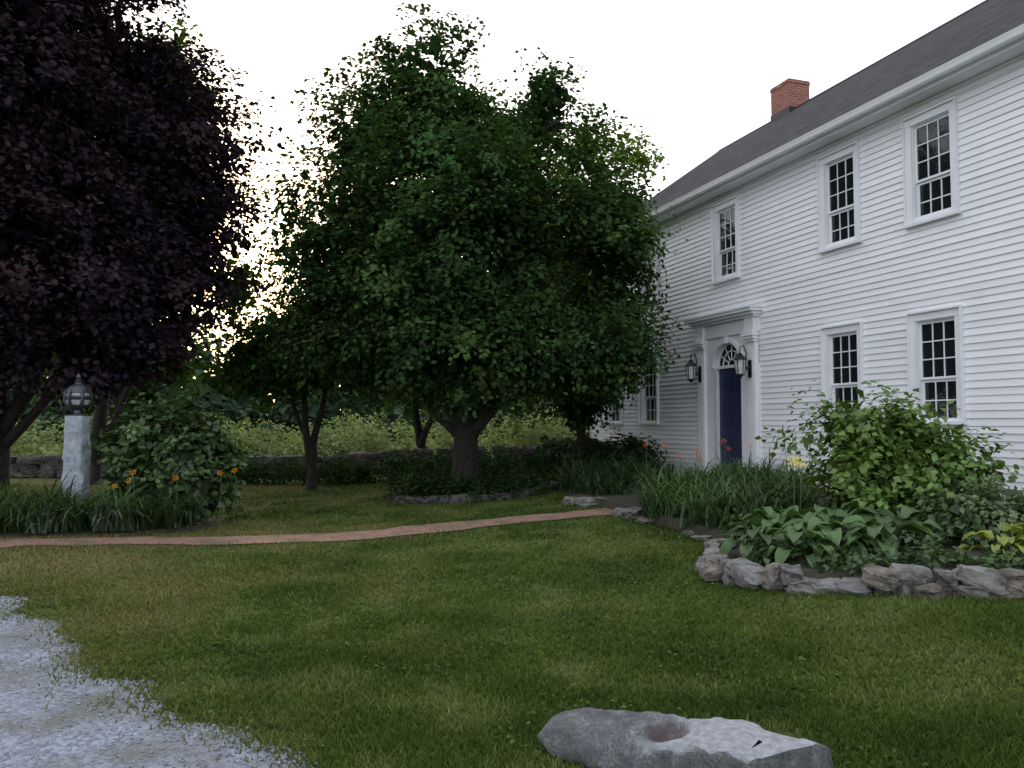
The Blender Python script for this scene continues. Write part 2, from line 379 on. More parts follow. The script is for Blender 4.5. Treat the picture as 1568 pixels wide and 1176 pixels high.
lobes=[(-9.6,16,6.8,3.6,3.6,4.2),(-7.0,15.8,6.9,1.75,2.1,2.4),(-7.1,15.6,4.4,1.75,2.0,1.6),(-11,15,3.7,2.6,2.2,1.6),(-9.2,16,9.7,2.5,2.8,2.3),(-9.2,14,4.6,2.8,1.7,2.0),(-9.2,13.6,7.4,2.5,1.5,2.4),(-8.0,14.8,3.1,1.8,1.4,1.1)]
_,C=crown('crown',lobes,1900,60,.118,(.024,.0170,.0265),mLeafP,e,cr=.5,gap=-.18,seed=9,depth=.5,outl=.18,yel=(.045,.026,.028),zmin=1.95,core=12000)
tree('m',(-10.5,16.5),[(-9.8,16.3,10,.26),(-7.4,16,6.8,.15),(-12,16,6.5,.15),(-9.2,14,6.6,.14),(-7,15.5,4.3,.1)],C,e,50,.32,8,1.3)
def simple_tree(name,base,lobes,ncl,lpc,leaf,colr,mat,stems,seed,yel=None,cr=.5,gap=-.2,tr=.14,nl=16,zmin=None,core=2500):
    e=empty(name); _,C=crown('crown',lobes,ncl,lpc,leaf,colr,mat,e,cr=cr,gap=gap,seed=seed,yel=yel,zmin=zmin,core=core)
    tree('m',base,stems,C,e,nl,tr,seed)
simple_tree('green_maple_tree',(-11.2,22),[(-11.3,22,8.6,2.9,2.9,3.6),(-7.5,21.5,5.4,.9,.9,.8),(-9.5,22,10.6,1.2,1.2,1.4)],420,40,.17,(.05,.10,.022),mLeafY,[(-11.2,22,10,.18),(-8,21.8,5.4,.08)],14,(.11,.16,.03))
simple_tree('ash_tree',(2.8,28),[(2.9,28,8.2,2.15,2.0,3.4),(3.5,27.8,10.2,1.4,1.3,1.5),(2.2,28,6,2.2,2,2)],500,50,.16,(.090,.155,.03),mLeafY,[(2.9,28,10.6,.18),(3.6,28,8,.1)],18,(.14,.18,.03))
simple_tree('crabapple_tree',(-4.9,20),[(-4.9,20,3.5,1.9,1.6,1.2),(-6.1,19.8,3.0,1.1,1.1,.8),(-3.6,20,3.8,1.3,1.3,1.0)],400,42,.115,(.038,.078,.022),mLeaf,[(-5.3,20,3.9,.09),(-4.3,20,4,.09),(-5.9,19.9,3.2,.06)],22,(.08,.12,.028),cr=.4,zmin=1.8,tr=.12)
simple_tree('added_shade_tree',(1.6,19.4),[(1.65,19.4,2.9,.95,.9,1.5),(1.9,19.2,4.4,.9,.9,1.1)],220,44,.10,(.028,.058,.02),mLeaf,[(1.5,19.4,4,.06),(1.9,19.3,3.6,.05),(1.4,19.2,3,.05)],23,None,cr=.34,gap=-.3,tr=.09,zmin=1.0,core=2500)  # added tree: its foliage darkens and covers the far end of the facade
simple_tree('orchard_tree',(-2.8,25),[(-2.8,25,4.0,2.6,2,1.8),(-.2,25.5,4.1,2.2,1.6,1.7)],340,40,.16,(.045,.088,.022),mLeafY,[(-3,25,4.6,.13),(-1.2,25,4.2,.1)],27,(.10,.14,.03),zmin=2.0)
simple_tree('orchard_tree',(-13.0,27),[(-13,27,4.2,2.8,2,2.4)],240,40,.17,(.045,.088,.022),mLeafY,[(-13,27,5,.13)],29,(.09,.13,.03),zmin=2.1)
lob=[]
rr=random.Random(5)
xx=-80
while xx<70:
    yy=rr.uniform(62,82); hh=rr.uniform(6.2,8.8)*(1.0+.25*(xx<-30)); rw=rr.uniform(2.6,4.4)
    lob.append((xx,yy,hh*.5+.3,rw,rw,hh*.52)); lob.append((xx+rr.uniform(-1,1),yy-5,1.9,rw*1.2,rw*.7,2.3)); xx+=rw*rr.uniform(.55,.9)
crown('distant_tree_line',lob,2100,22,.75,(.050,.085,.052),mLeafY,None,cr=1.3,gap=-.8,seed=40,flat=.3,core=11000)
lob=[]
xx=-34
while xx<9:
    yy=rr.uniform(28,36); hh=rr.uniform(1.2,1.9); rw=rr.uniform(.9,1.7)
    lob.append((xx,yy,Hf(xx,yy)+hh*.5,rw,rw,hh*.55)); xx+=rr.uniform(.3,.6)
crown('meadow_brush',lob,1400,30,.16,(.19,.24,.12),mLeafY,None,cr=.4,gap=-.6,seed=44,flat=.4,yel=(.26,.29,.15))
lob=[(x,rr.uniform(20.8,22.4),Hf(x,21.5)+.25,.9,.6,.42) for x in np.arange(-9,2.2,.9)]
crown('low_shrub_border',lob,300,36,.10,(.030,.06,.02),mLeaf,None,cr=.26,gap=-.6,seed=47,flat=.5)
# ---------------------------------------------------------------- rocks
def unitrock(n=3):
    vid={};V=[];F=[]
    def vt(p):
        k=tuple(round(c,5) for c in p)
        if k not in vid: vid[k]=len(V);V.append(k)
        return vid[k]
    for ax in range(3):
        for sgn in (-1,1):
            for i in range(n):
                for j in range(n):
                    q=[]
                    for (a,b) in ((i,j),(i+1,j),(i+1,j+1),(i,j+1)):
                        p=[0,0,0];p[ax]=sgn;p[(ax+1)%3]=-1+2*a/n;p[(ax+2)%3]=-1+2*b/n;q.append(vt(p))
                    F.append(q if sgn>0 else q[::-1])
    return V,F
RV,RF=unitrock(3); RV4,RF4=unitrock(5)
def rock(m,c,d,rz,seed,hi=False,tilt=0):
    V,F=(RV4,RF4) if hi else (RV,RF); n=len(m.v); ca,sa=math.cos(rz),math.sin(rz)
    for v in V:
        p=Vector(v); l=p.length; p=p*(.5+.5*(1.12/l)) 
        nz=noise.noise_vector(Vector(v)*.9+Vector((seed*5.3,seed,0)))*.38+noise.noise_vector(Vector(v)*2.5+Vector((seed,seed*2.3,0)))*.14
        p=p+nz; x,y,z=p.x*d[0]/2,p.y*d[1]/2,p.z*d[2]/2; z+=x*tilt
        m.v.append((c[0]+x*ca-y*sa,c[1]+x*sa+y*ca,c[2]+z))
    for f in F: m.f.append(tuple(n+i for i in f)); m.m.append(0)
def stonemat(name,k):
    m,nt,b=newmat(name); s=lambda c:tuple(x*k for x in c)
    isl=N(nt,'ShaderNodeNewGeometry'); c0=ramp(nt,isl.outputs['Random Per Island'],[(0,s((.10,.10,.10))),(.35,s((.20,.185,.17))),(.6,s((.17,.13,.10))),(.8,s((.26,.25,.24))),(1,s((.14,.14,.145)))])
    c=mix(nt,ramp(nt,noi(nt,17,7,None,.7),[(.45,(0,0,0)),(.7,(.8,.8,.8))]),c0,s((.33,.32,.31))); c=mix(nt,ramp(nt,noi(nt,6,6,None,.65),[(.48,(0,0,0)),(.62,(.85,.85,.85))]),c,s((.055,.055,.04)))
    nt.links.new(c,b.inputs['Base Color']); b.inputs['Roughness'].default_value=.9; bump(nt,noi(nt,30,7,None,.7),b,1.0,.03); return m
mSt=stonemat('fieldstone',.95); mSd=stonemat('fieldstone_mossy_shaded',.42)  # second is the same stone darkened: shadow as well as moss in its colour
m=M(); wl=resample([(-30,27),(-18,25.2),(-9,24.2),(-3,24.0),(2.2,24.6)],.42); sd=0
for row in range(3):
    for (x,y) in wl:
        sd+=1; w=random.uniform(.35,.62); x2=x+random.uniform(-.1,.1)+.2*(row%2)
        rock(m,(x2,y+random.uniform(-.08,.08),Hf(x,y)+.12+row*.2),(w,random.uniform(.4,.6)-.07*row,random.uniform(.2,.3)),random.uniform(-.3,.3),sd)
m.obj('stone_wall',[mSd])
m=M()
for k in range(26):
    a=2*math.pi*k/26; x=-.75+1.6*math.cos(a);y=16.7+1.5*math.sin(a); sd+=1
    rock(m,(x,y,Hf(x,y)+.05),(random.uniform(.34,.46),.26,random.uniform(.14,.22)),a+math.pi/2,sd)
m.obj('tree_bed_stones',[mSd])
lob=[(-.75+math.cos(a)*1.15,16.7+math.sin(a)*1.15,Hf(-.7,16.7)+.16,.7,.7,.24) for a in np.arange(0,6.28,.6)]
crown('ground_cover_plants',lob,250,34,.08,(.026,.05,.018),mLeaf,None,cr=.22,gap=-.7,seed=51,flat=.5)
m=M(); be=resample(bed_edge,.16)
def along(poly,dist):
    for a,b in zip(poly[:-1],poly[1:]):
        l=math.dist(a,b)
        if dist<=l: t=dist/l; return (a[0]+(b[0]-a[0])*t,a[1]+(b[1]-a[1])*t,math.atan2(b[1]-a[1],b[0]-a[0]))
        dist-=l
    return None
for row in range(2):
    dd=0.1*row
    while True:
        w=random.uniform(.14,.36)
        q=along(be,dd+w/2)
        if q is None: break
        x,y,a=q; sd+=1; low = .5 if y>9.2 else 1
        if y>9.2 and (row==1 or random.random()<.45): dd+=w; continue
        if 12.2<y<13.5: dd+=w; continue
        if not (row==1 and random.random()<.15):
            hh=random.uniform(.09,.15)*low
            rock(m,(x+random.uniform(-.04,.04),y+random.uniform(-.04,.04),Hf(x,y)+(.04 if row==0 else .13)*low),(w*1.04,random.uniform(.18,.30),hh*1.15),a+random.uniform(-.3,.3),sd,True,random.uniform(-.2,.2))
        dd+=w*.96
m.obj('stone_bed_edging',[mSt])
m=M()
for (x,y,s) in [(1.0,13.9,.22),(1.25,13.7,.3),(1.55,13.6,.26),(1.8,12.1,.3),(1.65,12.2,.2)]:
    sd+=1; rock(m,(x,y,Hf(x,y)+.05),(s*1.3,s,.15),sd,sd,True)
m.obj('garden_stones',[mSt])
# ---------------------------------------------------------------- granite post lying on the lawn
mGn,nt,b=newmat('granite_hewn')
tc=N(nt,'ShaderNodeTexCoord'); ov=tc.outputs['Object']
c=ramp(nt,noi(nt,9,9,ov,.75),[(.35,(.09,.092,.10)),(.5,(.19,.195,.205)),(.65,(.35,.355,.375))])
c=mix(nt,ramp(nt,noi(nt,70,3,ov),[(.45,(0,0,0)),(.6,(.75,.75,.75))]),c,(.095,.095,.10))
c=mix(nt,ramp(nt,noi(nt,4,6,ov),[(.54,(0,0,0)),(.68,(.6,.6,.6))]),c,(.12,.125,.075))
def spotmask(nt,ov,ctr,r0,r1):
    vm=N(nt,'ShaderNodeVectorMath',operation='DISTANCE'); nt.links.new(ov,vm.inputs[0]); vm.inputs[1].default_value=ctr
    mr=N(nt,'ShaderNodeMapRange'); mr.inputs[1].default_value=r0; mr.inputs[2].default_value=r1; mr.inputs[3].default_value=.95; mr.inputs[4].default_value=0
    nt.links.new(math_(nt,'ADD',vm.outputs['Value'],math_(nt,'MULTIPLY',noi(nt,14,4,ov),.08)),mr.inputs[0]); return mr.outputs[0]
spx=N(nt,'ShaderNodeSeparateXYZ'); nt.links.new(ov,spx.inputs[0])
mr=N(nt,'ShaderNodeMapRange'); mr.inputs[1].default_value=.06; mr.inputs[2].default_value=.20; nt.links.new(math_(nt,'ADD',spx.outputs[0],math_(nt,'MULTIPLY',noi(nt,11,5,ov),.2)),mr.inputs[0])
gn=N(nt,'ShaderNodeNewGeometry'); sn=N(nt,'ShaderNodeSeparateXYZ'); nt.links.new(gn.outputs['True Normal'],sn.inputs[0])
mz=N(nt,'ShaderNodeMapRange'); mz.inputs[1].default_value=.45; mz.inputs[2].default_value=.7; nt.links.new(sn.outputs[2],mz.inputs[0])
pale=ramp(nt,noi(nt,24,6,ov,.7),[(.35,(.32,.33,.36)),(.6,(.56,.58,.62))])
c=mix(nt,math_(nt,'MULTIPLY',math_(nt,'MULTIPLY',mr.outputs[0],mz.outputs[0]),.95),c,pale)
c=mix(nt,spotmask(nt,ov,(.05,.0,.24),.09,.16),c,(.10,.045,.04))
nt.links.new(c,b.inputs['Base Color']); b.inputs['Roughness'].default_value=.85; bump(nt,noi(nt,26,9,ov,.8),b,1.0,.035)
m=M(); NR=72;K=48
for i in range(NR+1):
    t=i/NR; xl=-.61+1.22*t
    wd=.165+.035*t; ht=.21+.08*float(sst(np.array(t*1.3-.1)))
    endf=min(1,(t/.12))**.5 if t<.12 else 1.0
    if t>.95: endf=1-.06*((t-.95)/.05)
    wd*= (.25+.75*endf); top=ht*(.4+.6*endf)
    for j in range(K):
        a=2*math.pi*j/K; ca,sa=math.cos(a),math.sin(a)
        e_=.34+.30*(1-t)
        yy=wd*math.copysign(abs(ca)**e_,ca); zz=math.copysign(abs(sa)**e_,sa)
        z=top*.5+zz*top*.5
        if yy<0 and zz>0: z*=1-.32*max(.12,1-1.2*t)*(-yy/wd)**1.5
        p=Vector((xl+ (.12*(yy/.2) if t>.9 else 0),yy,z)); nn=noise.noise_vector(p*3.5)*.028+noise.noise_vector(p*11)*.015+noise.noise_vector(p*26)*.007
        p+=nn
        if zz>.3:
            dx=p.x-.05; dy=p.y
            p.z-=.12*math.exp(-(dx*dx/.007+dy*dy/.006))
            p.z-=.02*math.exp(-((p.x-.0-.8*p.y)/.03)**2)
        m.v.append(tuple(p))
for i in range(NR):
    for j in range(K):
        m.f.append((i*K+j,(i+1)*K+j,(i+1)*K+(j+1)%K,i*K+(j+1)%K)); m.m.append(0)
m.f.append(tuple(range(K))); m.m.append(0); 
m.f.append(tuple(NR*K+j for j in range(K))[::-1]); m.m.append(0)
o=m.obj('granite_post_stone',[mGn],fixn=True); o.location=(.66,3.82,-.02); o.rotation_euler=(0,0,math.radians(-37))
o.data.polygons.foreach_set('use_smooth',[True]*len(o.data.polygons)); sm=o.modifiers.new('e','EDGE_SPLIT'); sm.split_angle=math.radians(28)
# ---------------------------------------------------------------- house
mW,nt,b=newmat('white_clapboard'); g=N(nt,'ShaderNodeNewGeometry')
c=ramp(nt,g.outputs['Random Per Island'],[(0,(.74,.755,.79)),(.5,(.78,.795,.835)),(1,(.81,.825,.865))])
c=mix(nt,ramp(nt,noi(nt,2.2,6),[(.55,(0,0,0)),(.8,(.3,.3,.3))]),c,(.58,.58,.57))
nt.links.new(c,b.inputs['Base Color']); b.inputs['Roughness'].default_value=.5
bump(nt,noi(nt,30,3),b,.15,.004)
mT=simple('white_trim',(.76,.77,.805),.45,var=.04,scale=3)
mGl,nt,b=newmat('window_glass'); b.inputs['Base Color'].default_value=(.012,.014,.016,1); b.inputs['Roughness'].default_value=.04; b.inputs['Specular IOR Level'].default_value=.5
bump(nt,noi(nt,3.5,2),b,.08,.02)
mDoor=simple('door_blue_paint',(.018,.026,.078),.4,var=.1)
mBlk=simple('black_iron',(.02,.02,.022),.4,.6,.1)
mBrs=simple('brass',(.5,.36,.12),.3,1,.1)
house=empty('white_clapboard_house',(6.2,11.8,0),HANG)
S0,S1=-1.95,12.15; zb,zt=.44,6.40; EXP=.104
wins=[(s,z) for s in (.04,1.95,8.65,10.56) for z in (1.6,4.57)]+[(5.3,4.57)]
hw=.46; WH=1.67
ops=[(s-hw+.03,s+hw-.03,z+.06,z+WH-.06) for s,z in wins]+[(4.28,6.32,.2,3.8)]
def clap(m,spanf,ops,z0,z1,tf):
    z=z0
    while z<z1-.01:
        za,zc=z,min(z+EXP,z1); sp=spanf((za+zc)/2)
        if sp is None: z+=EXP; continue
        cuts=sorted([(a,b) for a,b,c,d in ops if za>=c-.02 and zc<=d+.02])
        cur=sp[0];segs=[]
        for a,b in cuts:
            if a>cur: segs.append((cur,a))
            cur=max(cur,b)
        if cur<sp[1]: segs.append((cur,sp[1]))
        for a,b in segs:
            x=a
            while x<b-.01:
                nxt=x+random.uniform(2.4,4.6)
                if nxt>b-.8: nxt=b
                j=random.uniform(-.002,.002); jz=random.uniform(-.003,.003); jw=random.uniform(-.002,.002)
                k=len(m.v); x1=nxt-.0015
                for xx,w_ in ((x,0),(x1,jw)):
                    for (y,zz) in [(-.03,za+jz+w_),(.026+j,za+jz+w_),(.006+j,zc+.008+jz),(-.03,zc+.008+jz)]: m.v.append(tf(xx,y,zz))
                for q in range(4):
                    r=(q+1)%4; m.f.append((k+q,k+r,k+4+r,k+4+q)); m.m.append(0)
                m.f.append((k,k+1,k+2,k+3)); m.m.append(0); m.f.append((k+4,k+7,k+6,k+5)); m.m.append(0)
                x=nxt
        z+=EXP
m=M(); clap(m,lambda z:(S0+.12,S1-.12),ops,zb,zt,lambda x,y,z:(x,y,z))
RY=-4.5; RZ=10.1; EZ=6.56; EO=.42; SL=(RZ-EZ)/(EO-RY)
DEP=9.0
def gspan(z):
    if z<6.3: return (-DEP+.12,-.12)
    h=RZ-.12-z
    if h<.1: return None
    k=h/SL; return (max(-DEP+.12,RY-k),min(-.12,RY+k))
clap(m,gspan,[],zb,RZ-.2,lambda x,y,z:(S0-y,x,z)); clap(m,gspan,[],zb,RZ-.2,lambda x,y,z:(S1+y,x,z))
clap(m,lambda z:(S0+.12,S1-.12),[],zb,zt,lambda x,y,z:(x,-DEP-y,z))
m.obj('clapboard_siding',[mW],house,fixn=True)
m=M(); m.box(S0+.05,S1-.05,-DEP+.05,-.32,.3,6.3,0)
m.box(S0+.05,4.2,-.25,-.1,.3,6.3,0); m.box(6.4,S1-.05,-.25,-.1,.3,6.3,0); m.box(4.2,6.4,-.25,-.1,3.75,6.3,0)
m.poly([(S0+.06,-.3,6.3),(S0+.06,-DEP+.3,6.3),(S0+.06,RY,RZ-.3)]); m.poly([(S1-.06,-.3,6.3),(S1-.06,-DEP+.3,6.3),(S1-.06,RY,RZ-.3)])
m.obj('wall_core',[simple('dark_core',(.05,.05,.05),.9)],house)
m=M(); m.box(S0+.03,S1-.03,-DEP+.03,-.03,-.2,zb-.02)
m.obj('foundation',[mSd],house)
m=M()
for s in (S0,S1-.13): 
    m.box(s,s+.13,-.13,.034,zb-.02,zt); m.box(s,s+.13,-DEP-.034,-DEP+.13,zb-.02,zt)
m.box(S0+.132,S1-.132,-.02,.037,zb-.16,zb-.003)
m.box(S0+.132,S1-.132,-.02,.040,zt-.115,zt-.002)
m.box(S0+.132,S1-.132,.041,.075,zt-.045,zt-.004)
m.box(S0-.15,S1+.15,-.10,.36,zt,zt+.03)
m.prism([(.345,zt+.032),(.385,zt+.032),(.385,zt+.13),(.345,zt+.13)],S0-.15,S1+.15)
m.prism([(.39,zt+.05),(.45,zt+.045),(.475,zt+.07),(.49,zt+.12),(.505,zt+.155),(.50,zt+.16),(.47,zt+.12),(.45,zt+.075),(.39,zt+.07)],S0-.2,S1+.2)
for s in np.arange(S0,S1,.8): m.box(s,s+.02,.39,.50,zt+.145,zt+.152)
for s in (S0-.16,S1+.13):
    for sg in (1,-1):
        y0=RY+sg*(EO-RY-.02); 
        a=(y0,EZ-.05);b_=(RY,RZ-.05)
        m.prism([a,b_,(b_[0],b_[1]-.2),(a[0],a[1]-.17)] ,s,s+.03)
m.obj('trim_and_gutter',[mT],house,bevel=.004,fixn=True)
m=M(); gm=M()
for s,z in wins:
    z0,z1=z,z+WH
    m.box(s-hw,s-hw+.11,-.03,.045,z0+.05,z1-.132); m.box(s+hw-.11,s+hw,-.03,.045,z0+.05,z1-.132)
    m.box(s-hw,s+hw,-.03,.047,z1-.13,z1-.022); m.box(s-hw-.02,s+hw+.02,-.02,.085,z1-.02,z1+.012)
    m.box(s-hw-.020,s-hw-.002,-.01,.085,z0+.05,z1-.022); m.box(s+hw+.002,s+hw+.020,-.01,.085,z0+.05,z1-.022)
    m.box(s-hw-.035,s+hw+.035,-.03,.10,z0,z0+.048)
    a,b_,c,d=s-hw+.112,s+hw-.112,z0+.05,z1-.132
    zm=c+(d-c)*.41
    m.box(a,a+.015,-.08,.02,c,d); m.box(b_-.015,b_,-.08,.02,c,d); m.box(a+.015,b_-.015,-.08,.02,d-.015,d)
    a+=.016;b_-=.016;d-=.016
    for (q0,q1,rows,yo) in ((c,zm-.002,2,-.062),(zm+.002,d,3,-.03)):
        fr=.036
        m.box(a,a+fr,yo-.015,yo+.015,q0,q1); m.box(b_-fr,b_,yo-.015,yo+.015,q0,q1)
        m.box(a+fr,b_-fr,yo-.014,yo+.014,q0,q0+fr); m.box(a+fr,b_-fr,yo-.014,yo+.014,q1-fr,q1)
        ga,gb,gc_,gd=a+fr,b_-fr,q0+fr,q1-fr
        for k in (1,2): xx=ga+(gb-ga)*k/3; m.box(xx-.009,xx+.009,yo-.008,yo+.010,gc_,gd)
        for k in range(1,rows): zz=gc_+(gd-gc_)*k/rows; m.box(ga,gb,yo-.007,yo+.0115,zz-.009,zz+.009)
        for i in range(3):
            for k in range(rows):
                xa=ga+(gb-ga)*i/3;xb=ga+(gb-ga)*(i+1)/3;za=gc_+(gd-gc_)*k/rows;zc=gc_+(gd-gc_)*(k+1)/rows
                t1=random.uniform(-.0025,.0025);t2=random.uniform(-.0025,.0025)
                gm.quad((xa,yo-.003+t1,za),(xa,yo-.003-t1,zc),(xb,yo-.003-t1+t2,zc),(xb,yo-.003+t1+t2,za))
m.obj('window_frames',[mT],house,bevel=.002,fixn=True); gm.obj('window_panes',[mGl],house)
dc=5.3; r=.485; zs=2.80; zd=.66
m=M(); y1=.045; y0=-.13; o0,o1,ztop=4.22,6.38,3.42
m.box(o0,dc-r,-.05,y1,.3,zs); m.box(dc+r,o1,-.05,y1,.3,zs)
NA=20; arc=[(dc+r*math.cos(math.pi*i/NA),zs+r*math.sin(math.pi*i/NA)) for i in range(NA+1)]
def outer(p):
    a=math.atan2(p[1]-zs,p[0]-dc); dx,dz=math.cos(a),math.sin(a)
    tx=(o1-dc)/abs(dx) if abs(dx)>1e-6 else 1e9; tz=(ztop-zs)/dz if dz>1e-6 else 1e9; t=min(tx,tz); return (dc+dx*t,zs+dz*t)
ou=[outer(p) for p in arc]
for i in range(NA):
    a,b_,c,d=arc[i],arc[i+1],ou[i+1],ou[i]
    m.quad((a[0],y1,a[1]),(b_[0],y1,b_[1]),(c[0],y1,c[1]),(d[0],y1,d[1]))
    if abs(c[0]-d[0])>.001 and abs(c[1]-d[1])>.001:
        cx=o1 if d[0]>dc else o0; m.poly([(d[0],y1,d[1]),(c[0],y1,c[1]),(cx,y1,ztop)])
    m.quad((a[0],y1,a[1]),(a[0],y0,a[1]),(b_[0],y0,b_[1]),(b_[0],y1,b_[1]))
    for (ra,rb,pp) in ((.495,.575,.028),):
        t0=math.pi*i/NA;t1=math.pi*(i+1)/NA
        A=[(dc+rr_*math.cos(t),zs+rr_*math.sin(t)) for rr_ in (ra,rb) for t in (t0,t1)]
        m.quad((A[0][0],y1+pp,A[0][1]),(A[1][0],y1+pp,A[1][1]),(A[3][0],y1+pp,A[3][1]),(A[2][0],y1+pp,A[2][1]))
        m.quad((A[2][0],y1+pp,A[2][1]),(A[3][0],y1+pp,A[3][1]),(A[3][0],y1,A[3][1]),(A[2][0],y1,A[2][1]))
        m.quad((A[0][0],y1+pp,A[0][1]),(A[1][0],y1+pp,A[1][1]),(A[1][0],y1,A[1][1]),(A[0][0],y1,A[0][1]))
m.quad((dc-r,y1,zd-.1),(dc-r,y0,zd-.1),(dc-r,y0,zs),(dc-r,y1,zs)); m.quad((dc+r,y1,zd-.1),(dc+r,y0,zd-.1),(dc+r,y0,zs),(dc+r,y1,zs))
m.box(dc-.055,dc+.055,y1+.001,y1+.06,zs+.47,zs+.615)
for sx in (4.40,6.20):
    m.box(sx-.13,sx+.13,y1+.001,.105,.60,3.22); m.box(sx-.155,sx+.155,y1+.001,.13,.45,.598)
    m.box(sx-.145,sx+.145,y1+.001,.12,.602,.66+.0); m.box(sx-.09,sx+.09,.106,.113,.85,3.08)
    m.box(sx-.15,sx+.15,y1+.001,.145,3.222,3.27); m.box(sx-.17,sx+.17,y1+.001,.175,3.272,3.33); m.box(sx-.19,sx+.19,y1+.001,.20,3.332,3.40)
    m.box(sx-.15,sx+.15,y1+.001,.15,3.402,3.70)
m.box(o0,o1,-.02,.10,3.421,3.50); m.box(o0,o1,-.02,.085,3.501,3.70)
m.box(o0-.03,o1+.03,-.02,.18,3.702,3.745); m.box(o0-.07,o1+.07,-.02,.25,3.747,3.80); m.box(o0-.12,o1+.12,-.02,.32,3.802,3.86); 
m.prism([(-.02,3.862),(.345,3.862),(.345,3.885),(-.02,3.92)],o0-.14,o1+.14)
yf=-.075
for k in range(1,6):
    a=math.pi*k/6; p0=(dc+.12*math.cos(a),yf,zs+.02+.12*math.sin(a)); p1=(dc+.47*math.cos(a),yf,zs+.02+.47*math.sin(a)); m.tube([p0,p1],[.012,.012],k=5)
for rr_ in (.13,.31,.46):
    m.tube([(dc+rr_*math.cos(math.pi*i/14),yf,zs+.02+rr_*math.sin(math.pi*i/14)) for i in range(15)],[.014]*15,k=5)
m.box(dc-r,dc+r,-.12,-.02,zs-.03,zs+.03)
m.obj('door_surround',[mT],house,fixn=True)
m=M(); m.poly([(dc+.485*math.cos(math.pi*i/20),-.10,zs+.485*math.sin(math.pi*i/20)) for i in range(21)]); m.obj('fanlight_glass',[mGl],house)
m=M(); m.box(dc-r+.002,dc+r-.002,-.12,-.085,zd,zs-.032)
for (pz0,pz1) in ((.85,1.4),(1.55,2.2),(2.32,2.62)):
    for sx in (-.22,.22):
        m.box(dc+sx-.16,dc+sx+.16,-.0845,-.078,pz0,pz1); m.box(dc+sx-.12,dc+sx+.12,-.0775,-.066,pz0+.035,pz1-.035)
m.obj('front_door',[mDoor],house,bevel=.004)
m=M(); m.lathe([(.0,0),(.03,.01),(.03,.03),(.012,.04),(.012,.06),(0,.06)],(dc-.41,-.05,1.62),10); m.box(dc-.43,dc-.39,-.064,-.058,1.5,1.8); m.obj('door_handle',[mBrs],house)
m=M(); m.box(dc-.52,dc+.52,-.21,.10,zd-.07,zd-.004); m.box(dc-.8,dc+.8,.102,.60,.2,zd-.12); m.obj('granite_doorstep',[mSt],house,bevel=.01)
mLg,nt,b=newmat('lantern_glass'); b.inputs['Base Color'].default_value=(.75,.78,.82,1); b.inputs['Roughness'].default_value=.06; b.inputs['Alpha'].default_value=.4; b.inputs['Specular IOR Level'].default_value=.9
m=M(); g2=M(); q_=1.0
for sx in (4.40,6.20):
    yb=.106; m.box(sx-.045,sx+.045,yb+.009,yb+.03,2.52,2.86); m.lathe([(.0,-.03),(.045,0),(.045,.02),(0,.05)],(sx,yb+.03,2.70),8)
    cy=yb+.24; zl=2.50
    m.tube([(sx,yb+.03,2.72),(sx,yb+.10,2.66),(sx,yb+.12,2.80),(sx,yb+.10,3.0),(sx,yb+.16,3.14),(sx,cy,3.12),(sx,cy,3.0)],[.012]*7,k=6)
    m.lathe([(.0,.0),(.03*q_,.01),(.035*q_,.03),(.085*q_,.07),(.085*q_,.085),(.0,.085)],(sx,cy,zl),6); 
    for k in range(6):
        a=math.pi*k/3; m.tube([(sx+.082*q_*math.cos(a),cy+.082*q_*math.sin(a),zl+.08),(sx+.118*q_*math.cos(a),cy+.118*q_*math.sin(a),zl+.36)],[.007,.007],k=4)
    m.lathe([(.125*q_,0),(.13*q_,.015),(.07*q_,.08),(.04*q_,.10),(.045*q_,.12),(.012,.14),(0,.16)],(sx,cy,zl+.36),6)
    g2.lathe([(.078*q_,.0),(.110*q_,.28)],(sx,cy,zl+.08),6); g2.lathe([(.02,0),(.02,.08),(.03,.1),(.03,.17),(0,.19)],(sx,cy,zl+.09),8)
m.obj('wall_lanterns',[mBlk],house,fixn=True); g2.obj('lantern_glass',[mLg],house)
mR,nt,b=newmat('asphalt_shingles'); u=N(nt,'ShaderNodeUVMap')
br=N(nt,'ShaderNodeTexBrick'); nt.links.new(u.outputs[0],br.inputs['Vector']); br.inputs['Scale'].default_value=1; br.inputs['Brick Width'].default_value=.3; br.inputs['Row Height'].default_value=.14; br.inputs['Mortar Size'].default_value=.01; br.inputs['Mortar Smooth'].default_value=.3
br.inputs['Color1'].default_value=(.024,.024,.030,1); br.inputs['Color2'].default_value=(.060,.057,.066,1); br.inputs['Mortar'].default_value=(.009,.009,.011,1)
c=mix(nt,math_(nt,'MULTIPLY',noi(nt,2,5),.35),br.outputs['Color'],(.05,.048,.052)); nt.links.new(c,b.inputs['Base Color']); b.inputs['Roughness'].default_value=.95; b.inputs['Specular IOR Level'].default_value=.15; bump(nt,br.outputs['Fac'],b,-.6,.01)
m=M(); x0,x1=S0-.2,S1+.2; uv=[]
LS=math.hypot(EO+.03-RY,RZ-EZ)
for sg in (1,-1):
    ye=RY+sg*(EO+.03-RY)
    m.quad((x0,ye,EZ),(x1,ye,EZ),(x1,RY,RZ),(x0,RY,RZ)); uv+=[(0,0),(x1-x0,0),(x1-x0,LS),(0,LS)]
    m.quad((x0,ye,EZ-.03),(x1,ye,EZ-.03),(x1,ye,EZ),(x0,ye,EZ)); uv+=[(0,0),(14,0),(14,.02),(0,.02)]
    m.quad((x0,ye,EZ-.03),(x1,ye,EZ-.03),(x1,RY,RZ-.03),(x0,RY,RZ-.03)); uv+=[(0,0)]*4
    for xe in (x0,x1): m.quad((xe,ye,EZ-.03),(xe,ye,EZ),(xe,RY,RZ),(xe,RY,RZ-.03)); uv+=[(0,0)]*4
